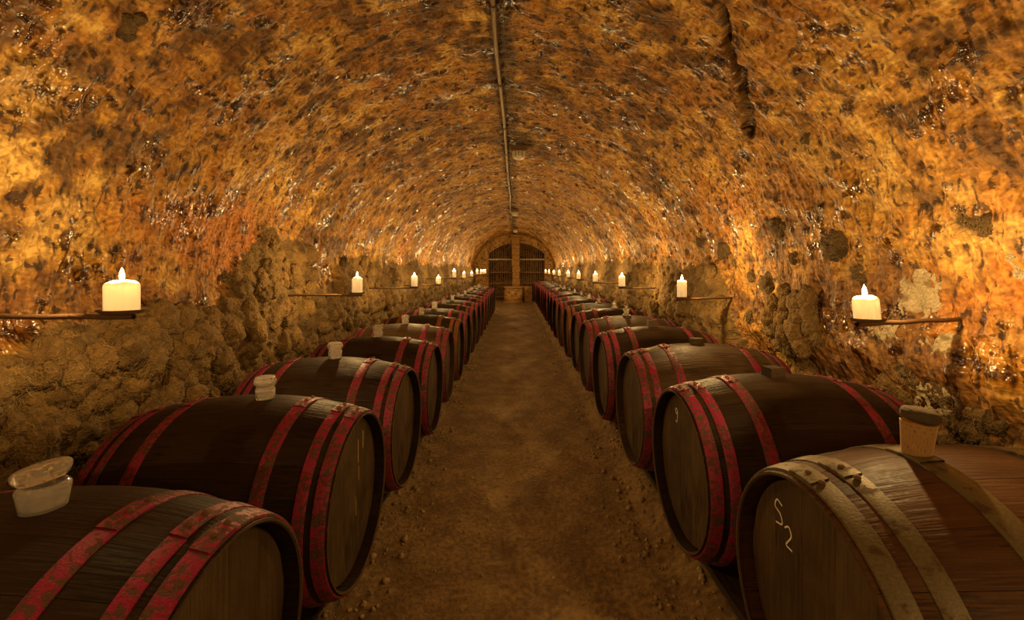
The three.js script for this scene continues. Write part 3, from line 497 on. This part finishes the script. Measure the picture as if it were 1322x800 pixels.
const flangeGeo = turnY([[0, 0], [0.030, 0], [0.034, 0.004], [0.034, 0.010], [0.024, 0.016], [0.0, 0.017]], 28, 0.8);
const GS = 'clear glass stoppers on the glass-stoppered row', GS2 = 'small glass stoppers on the row under the salt-crusted wall';
function stopper(p, label, group, s = 1, tilt = [0, 0]) {
  const g = thing('glass_stopper', label, 'stopper', [p[0], p[1] - 0.001, p[2]], 0, group); g.scale.setScalar(s); g.rotation.set(tilt[0], 0, tilt[1]);
  part('glass_cup', glassGeo, M.glass, g); part('glass_lid', capGeo, M.glass, g); return g;
}
let protoStop = null;
placed.L.forEach((p, i) => {
  const PL = `clear waisted glass stopper on the ${ORD[leftD.length - 1 - i]} barrel from the gate`, q = [p[0] + (i === 0 ? 0.03 : i === 1 ? 0.05 : rr(-0.02, 0.03)), p[1], p[2]];
  if (i === 0) {                                       // the first one: squat, its lid slanting
    const g = thing('glass_stopper', 'large squat glass stopper with a slanting bulged lid', 'stopper', [q[0], q[1] - 0.002, q[2]]);
    part('glass_cup', turnY([[0, 0], ...smoothPts([[0.034, 0], [0.0355, 0.012], [0.039, 0.034], [0.0395, 0.040], [0.034, 0.048]], 24), ...smoothPts([[0.030, 0.047], [0.035, 0.038], [0.031, 0.012], [0.029, 0.005]], 20), [0, 0.005]], 44, 1.0), M.glass, g);
    const lid = part('glass_lid', turnY([[0, 0], ...smoothPts([[0.034, 0], [0.040, 0.008], [0.043, 0.016], [0.041, 0.025], [0.032, 0.030], [0.012, 0.033]], 30), [0, 0.0335]], 44, 1.0), M.glass, g); lid.position.y = 0.053; lid.rotation.z = 0.2;
  } else if (!protoStop) protoStop = stopper(q, PL, GS, i === 1 ? 1.0 : 1);
  else { const g = protoStop.clone(); g.name = numbered('glass_stopper'); g.position.set(q[0], q[1] - 0.001, q[2]); g.scale.setScalar(rr(0.9, 1.05)); g.rotation.set(rr(-0.04, 0.04), rr(0, 6), rr(-0.04, 0.04)); g.userData = { label: PL, category: 'stopper', group: GS }; scene.add(g); }
});
placed.R.forEach((p, i) => {
  if (i === 0) {
    const g = thing('amber_stopper', 'tapered amber stopper with a rounded grey lid on the iron-hooped barrel', 'stopper', [p[0] - 0.115, p[1] - 0.012, p[2] - 0.02]); g.rotation.z = -0.07;
    part('cup', turnY([[0, 0], [0.024, 0], [0.0255, 0.002], [0.0315, 0.074], [0.032, 0.078], [0.0305, 0.079], [0.027, 0.072], [0.022, 0.006], [0, 0.006]], 40, 0.7), M.amber, g);
    const lid = part('lid', turnY([[0, 0], ...smoothPts([[0.018, 0], [0.031, 0.006], [0.0345, 0.016], [0.031, 0.027], [0.016, 0.032]], 24), [0, 0.033]], 36, 1.0), M.cork, g); lid.position.set(0.001, 0.078, 0); lid.rotation.z = -0.08;
  } else if (i === 1) { const m = part('bung', new THREE.BoxGeometry(0.062, 0.034, 0.05), M.rail, thing('wooden_bung', 'small dark block bung on the barrel with the chalk nine', 'bung', [p[0] - 0.02, p[1] - 0.002, p[2]], 0.2)); m.position.y = 0.017; }
  else if (i === 2) { const g = thing('wooden_bung', 'flat oval wooden bung on the dusty grey barrel', 'bung', [p[0] - 0.02, p[1] - 0.002, p[2]]); g.scale.x = 1.3; part('disc', turnY([[0, 0], [0.026, 0], [0.029, 0.026], [0.027, 0.031], [0, 0.032]], 28), M.head[2], g); }
  else if (i === 3) { const m = part('bung', new THREE.BoxGeometry(0.06, 0.045, 0.05), M.rail, thing('wooden_bung', 'square dark wooden bung standing on a red-hooped barrel', 'bung', [p[0] - 0.02, p[1] - 0.002, p[2]], -0.1)); m.position.y = 0.0225; }
  else if (i === 4) { const g = thing('glass_stopper', 'knobbed glass stopper on a dusty grey barrel', 'stopper', [p[0] - 0.02, p[1] - 0.001, p[2]]); part('flange', flangeGeo, M.glass, g); const k = part('knob', knobGeo, M.glass, g); k.position.y = 0.0175; k.scale.setScalar(0.9); }
  else if (i < 16) { const g = thing('glass_stopper', `small clear glass stopper, ${ORD[rightD.length - 1 - i]} barrel from the gate under the salt-crusted wall`, 'stopper', [p[0] + rr(-0.03, 0.02), p[1] - 0.001, p[2]], 0, GS2); part('flange', flangeGeo, M.glass, g); const k = part('knob', knobGeo, M.glass, g); k.position.y = 0.0175; k.scale.setScalar(0.7); }
});

// ---------------------------------------------------------------- candles on iron rods
// [x, y of the base, depth, radius, height, wall end of the rod x, depth there]
const candlesL = [[-1.01, 1.056, 1.122, 0.0365, 0.082, -1.6, 1.152], [-1.01, 1.011, 2.787, 0.0318, 0.105, -1.6, 2.817], [-1.01, 0.987, 4.358, 0.0318, 0.112, -1.6, 4.388], [-1.01, 0.964, 5.705, 0.0318, 0.094, -1.6, 5.705], [-1.01, 1.020, 7.173, 0.0318, 0.122, -1.6, 7.173], [-1.01, 0.987, 8.510, 0.0318, 0.103, -1.6, 8.510], [-1.01, 0.987, 10.006, 0.0318, 0.103, -1.6, 10.006], [-1.01, 1.020, 11.409, 0.0318, 0.112, -1.6, 11.409], [-1.01, 1.011, 12.625, 0.0318, 0.112, -1.6, 12.625], [-1.01, 1.011, 13.560, 0.0318, 0.112, -1.6, 13.560], [-1.01, 1.011, 14.402, 0.0318, 0.112, -1.6, 14.402], [-1.01, 1.02, -0.6, 0.034, 0.1, -1.6, -0.6]];
const candlesR = [[1, 1.020, 1.245, 0.0314, 0.071, 1.45, 1.42], [1, 0.992, 2.636, 0.0282, 0.107, 1.45, 2.90], [1, 0.997, 4.127, 0.0309, 0.105, 1.48, 4.157], [1, 1.001, 5.509, 0.0309, 0.105, 1.48, 5.509], [1, 1.001, 6.973, 0.0309, 0.109, 1.48, 6.973], [1, 1.001, 8.336, 0.0309, 0.109, 1.48, 8.336], [1, 1.006, 10.091, 0.0309, 0.109, 1.48, 10.091], [1, 1.006, 11.545, 0.0309, 0.100, 1.48, 11.545], [1, 1.006, 13.182, 0.0309, 0.109, 1.48, 13.182], [1, 1.006, 14.727, 0.0309, 0.109, 1.48, 14.727], [1, 1, -0.35, 0.034, 0.1, 1.48, -0.35]];
const flameGeo = turnY([[0, 0], ...smoothPts([[0.002, 0], [0.005, 0.006], [0.0058, 0.012], [0.0035, 0.022], [0.001, 0.030]], 20), [0, 0.032]], 14, 1.2);
const wickGeo = new THREE.CylinderGeometry(0.0014, 0.0014, 0.012, 6);
function candle([x, y, d, r, h, wx, wd], label, bracketLabel, group, bgroup, lean = 0) {
  const g = thing('pillar_candle', label, 'candle', [x, y, -d], rr(0, 6), group); g.rotation.order = 'ZYX'; g.rotation.z = lean;
  const geo = turnY([[0, 0.0005], [r * 0.97, 0.0005], [r, 0.003], [r, h - 0.016], [r - 0.0012, h - 0.012], [r - 0.004, h - 0.0085], [r * 0.62, h - 0.004], [r * 0.42, h - 0.002], [r * 0.25, h - 0.004], [0, h - 0.006]], 36, 0.8);
  const p = geo.attributes.position; for (let i = 0; i < p.count; i++) if (p.getY(i) > h - 0.014 && Math.hypot(p.getX(i), p.getZ(i)) > r * 0.5) { const a = Math.atan2(p.getZ(i), p.getX(i)); p.setY(i, p.getY(i) + 0.004 * noise3(Math.cos(a) * 1.3, Math.sin(a) * 1.3, d * 3)); }
  part('wax', geo, M.wax, g);
  const wk = part('wick', wickGeo, M.wick, g); wk.position.y = h;
  const fl = part('flame', flameGeo, M.flame, g); fl.position.y = h - 0.002;
  const li = new THREE.PointLight(FLAME_COLOR, FLAME_POWER); li.name = 'candle_light'; li.position.set(0, h + 0.019, 0); li.castShadow = true; li.shadow.radius = 0.4; g.add(li);
  // the rod it stands on
  const b = thing('candle_bracket', bracketLabel, 'bracket', [x, y, -d], 0, bgroup), sd = Math.sign(x);
  const dir = new THREE.Vector3(wx - x, -0.004, -(wd - d)), pts = []; for (let i = 0; i <= 8; i++) { const t = i / 8; pts.push(new THREE.Vector3(dir.x * t - sd * 0.03 * (1 - t), -0.013 + dir.y * t + 0.004 * noise3(t * 4, d, 2), dir.z * t + 0.006 * noise3(t * 3, d, 8))); }
  part('rod', new THREE.TubeGeometry(new THREE.CatmullRomCurve3(pts), 24, 0.007, 8), M.rustIron, b);
  const pl = turnY([[0, -0.004], [r * 1.05, -0.004], [r * 1.3, 0.003], [r * 1.33, 0.006], [r * 1.28, 0.005], [r * 1.02, 0.0], [0, 0.0]], 24, 0.6); pl.scale(1.15, 1, 0.95); pl.translate(0, -0.0005, 0); part('drip_plate', pl, M.rustIron, b);
}
const nth = (n, i) => i === n - 1 ? 'nearest the wall behind the camera' : `${ORD[n - 2 - i]} from the gate`;
candlesL.forEach((c, i) => candle(c, i === 0 ? 'broad lit pillar candle beside the pale flaking rock patch' : `lit pillar candle above the glass-stoppered barrels, ${nth(candlesL.length, i)}`, i === 0 ? 'rusty iron rod holding the broad pillar candle' : `thin rusty candle rod above the glass-stoppered barrels, ${nth(candlesL.length, i)}`, i ? 'pillar candles above the glass-stoppered row' : null, i ? 'iron rods above the glass-stoppered row' : null));
candlesR.forEach((c, i) => candle(c, i === 0 ? 'leaning lit pillar candle next to the white salt crust' : `lit pillar candle along the salt-crusted wall, ${nth(candlesR.length, i)}`, i === 0 ? 'rusty iron rod carrying the leaning candle by the white salt crust' : `thin rusty candle rod on the salt-crusted wall, ${nth(candlesR.length, i)}`, i ? 'pillar candles above the row under the salt-crusted wall' : null, i ? 'iron rods on the salt-crusted wall' : null, i === 0 ? 0.1 : 0));

// ---------------------------------------------------------------- conduit and unlit lamps on the ceiling
{
  const g = thing('ceiling_conduit', 'grey metal conduit running along the crown of the vault', 'pipe', [-0.105, 2.425, 0]);
  const pts = d => new THREE.Vector3(0.012 * noise3(d * 0.6, 2, 2), 0.006 * noise3(d * 0.9, 5, 1), -d);
  for (let d = 1.2; d < 15.6; d += 0.9) {
    part('pipe_section', new THREE.TubeGeometry(new THREE.CatmullRomCurve3([0, 1, 2, 3, 4].map(k => pts(d + k * 0.225))), 12, 0.014, 10), M.pipe, g);
    const c = part('clip', new THREE.CylinderGeometry(0.019, 0.019, 0.03, 12).rotateX(Math.PI / 2), M.darkIron, g); c.position.copy(pts(d));
    const b = part('bracket', new THREE.BoxGeometry(0.06, 0.05, 0.02), M.darkIron, g); b.position.copy(pts(d)); b.position.y += 0.03;
  }
  for (const [d, x] of [[4.5, 0.03], [9.3, -0.02], [13.5, -0.01]]) {
    const l = thing('bulkhead_lamp', d < 5 ? 'unlit caged bulkhead lamp near the sooty patch on the ceiling' : d < 10 ? 'unlit bulkhead lamp on the vault crown, second from the gate' : 'unlit bulkhead lamp on the vault crown closest to the gate', 'lamp', [x, 2.36, -d], 0, d < 5 ? null : 'far bulkhead lamps on the vault crown');
    part('base_box', new THREE.BoxGeometry(0.17, 0.05, 0.12).translate(0, 0.035, 0), M.rustIron, l);
    part('glass_dome', turnY([[0, -0.075], ...smoothPts([[0.01, -0.075], [0.045, -0.06], [0.055, -0.03], [0.055, 0.01]], 16)], 24, 1).scale(1.2, 1, 0.9), M.lampGlass, l);
    for (const q of [-1, 0, 1]) part('cage_wire', new THREE.TorusGeometry(0.066, 0.003, 6, 16, Math.PI).rotateZ(Math.PI).rotateY(Math.PI / 2).translate(q * 0.035, 0.008, 0), M.darkIron, l);
  }
}

// ---------------------------------------------------------------- white salt crusts on the wall
function saltCrust(px, py, d, w, h, k, label) {        // ragged raised flakes on a fine grid
  const step = 0.0035, nx = Math.ceil(w / step), ny = Math.ceil(h / step), pos = [], idx = [], id = new Map(), o = {};
  const s0 = py > SPRING ? 0.7 * Math.acos(clamp((py - SPRING) / RISE)) / (Math.PI / 2) : 1 - 0.3 * py / SPRING;
  const val = (i, j) => { const u = (i / nx - 0.5) * 2, v = (j / ny - 0.5) * 2, a = i * step * 28, b = j * step * 24; return (k === 1 ? 0.42 : k === 5 ? 0.15 : -0.1) - 0.7 * (u * u + v * v) + 0.6 * fbm3(a + k * 9, b, k, 4) + (k === 1 || k === 5 ? 0.3 : 0.5) * (1 - 3.4 * Math.abs(fbm3(a * 1.1, b * 0.8 + k, 4, 2))); };
  const vert = (i, j) => {
    const key = i * 9999 + j; if (id.has(key)) return id.get(key);
    const yy = py + (j / ny - 0.5) * h, dd = d + (i / nx - 0.5) * w, s = yy > SPRING ? 0.7 * Math.acos(clamp((yy - SPRING) / RISE)) / (Math.PI / 2) : 1 - 0.3 * yy / SPRING;
    const [x, y, ax, ay] = profilePoint(s); rockAt(x, y, dd, o); const t = Math.max(0, val(i, j)), hh = o.h - 0.003 + 0.016 * Math.min(t * 2.5, 1) + 0.008 * fbm3(i * 0.21, j * 0.21, k, 3);
    pos.push(x + ax * hh, y + ay * hh, -dd); id.set(key, pos.length / 3 - 1); return pos.length / 3 - 1;
  };
  for (let i = 0; i < nx; i++) for (let j = 0; j < ny; j++) if (val(i + 0.5, j + 0.5) > 0) { const a = vert(i, j), b = vert(i + 1, j), c = vert(i, j + 1), e = vert(i + 1, j + 1); idx.push(a, b, c, b, e, c); }
  const g = new THREE.BufferGeometry(); g.setAttribute('position', new THREE.Float32BufferAttribute(pos, 3)); g.setIndex(idx); g.computeVertexNormals();
  const uv = []; for (let i = 0; i < pos.length; i += 3) uv.push(pos[i + 2], pos[i + 1]); g.setAttribute('uv', new THREE.Float32BufferAttribute(uv, 2));
  const m = shade(new THREE.Mesh(g, M.salt)); m.name = numbered('salt_crust'); scene.add(m); tag(m, label, 'salt', null, 'stuff');
}
saltCrust(1.43, 1.07, 1.545, 0.18, 0.19, 1, 'large white salt crust on the wall above the leaning candle rod');
saltCrust(1.43, 1.0, 1.83, 0.07, 0.22, 2, 'thin upright white salt crust beside the leaning candle');
saltCrust(1.43, 0.93, 1.68, 0.26, 0.16, 3, 'branching white salt threads just below the leaning candle');
saltCrust(1.43, 0.92, 1.47, 0.2, 0.15, 4, 'branching white salt threads beneath the large salt crust');
saltCrust(1.43, 1.17, 1.22, 0.09, 0.15, 5, 'white salt crust higher than the large one on the same wall');
saltCrust(1.42, 0.70, 1.53, 0.34, 0.22, 6, 'scattered white salt flakes low on the wall near the amber stopper');

// ---------------------------------------------------------------- crumbs of earth along the barrel rows
{
  const g = new THREE.IcosahedronGeometry(1, 1), p = g.attributes.position; for (let i = 0; i < p.count; i++) { const k = 1 + 0.35 * noise3(p.getX(i) * 1.7, p.getY(i) * 1.7, p.getZ(i) * 1.7); p.setXYZ(i, p.getX(i) * k, p.getY(i) * k * 0.7, p.getZ(i) * k); } g.computeVertexNormals();
  const n = 5200, im = shade(new THREE.InstancedMesh(g, M.pebble, n)), m = new THREE.Matrix4(), q = new THREE.Quaternion(), e = new THREE.Euler(), c = new THREE.Color();
  for (let i = 0; i < n; i++) {
    const sd = rnd() < 0.5 ? -1 : 1, aisle = rnd() < 0.3, d = 1.0 + 11 * rnd() ** 1.8, x = aisle ? rr(-0.5, 0.5) : sd * (0.4 + 0.42 * rnd() ** 0.7), s = (aisle ? 0.002 : 0.0028) + (aisle ? 0.004 : 0.012) * rnd() ** 4;
    e.set(rr(0, 6), rr(0, 6), rr(0, 6)); q.setFromEuler(e); m.compose(new THREE.Vector3(x, floorY(x, d) + s * 0.3, -d), q, new THREE.Vector3(s, s, s)); im.setMatrixAt(i, m); const k = rr(0.7, 1.5); im.setColorAt(i, c.setRGB(k, k, k * 0.95));
  }
  im.name = 'earth_crumbs'; scene.add(im); tag(im, 'crumbs of dry earth scattered along the barrel rows', 'earth', null, 'stuff');
}

renderer.render(scene, camera);
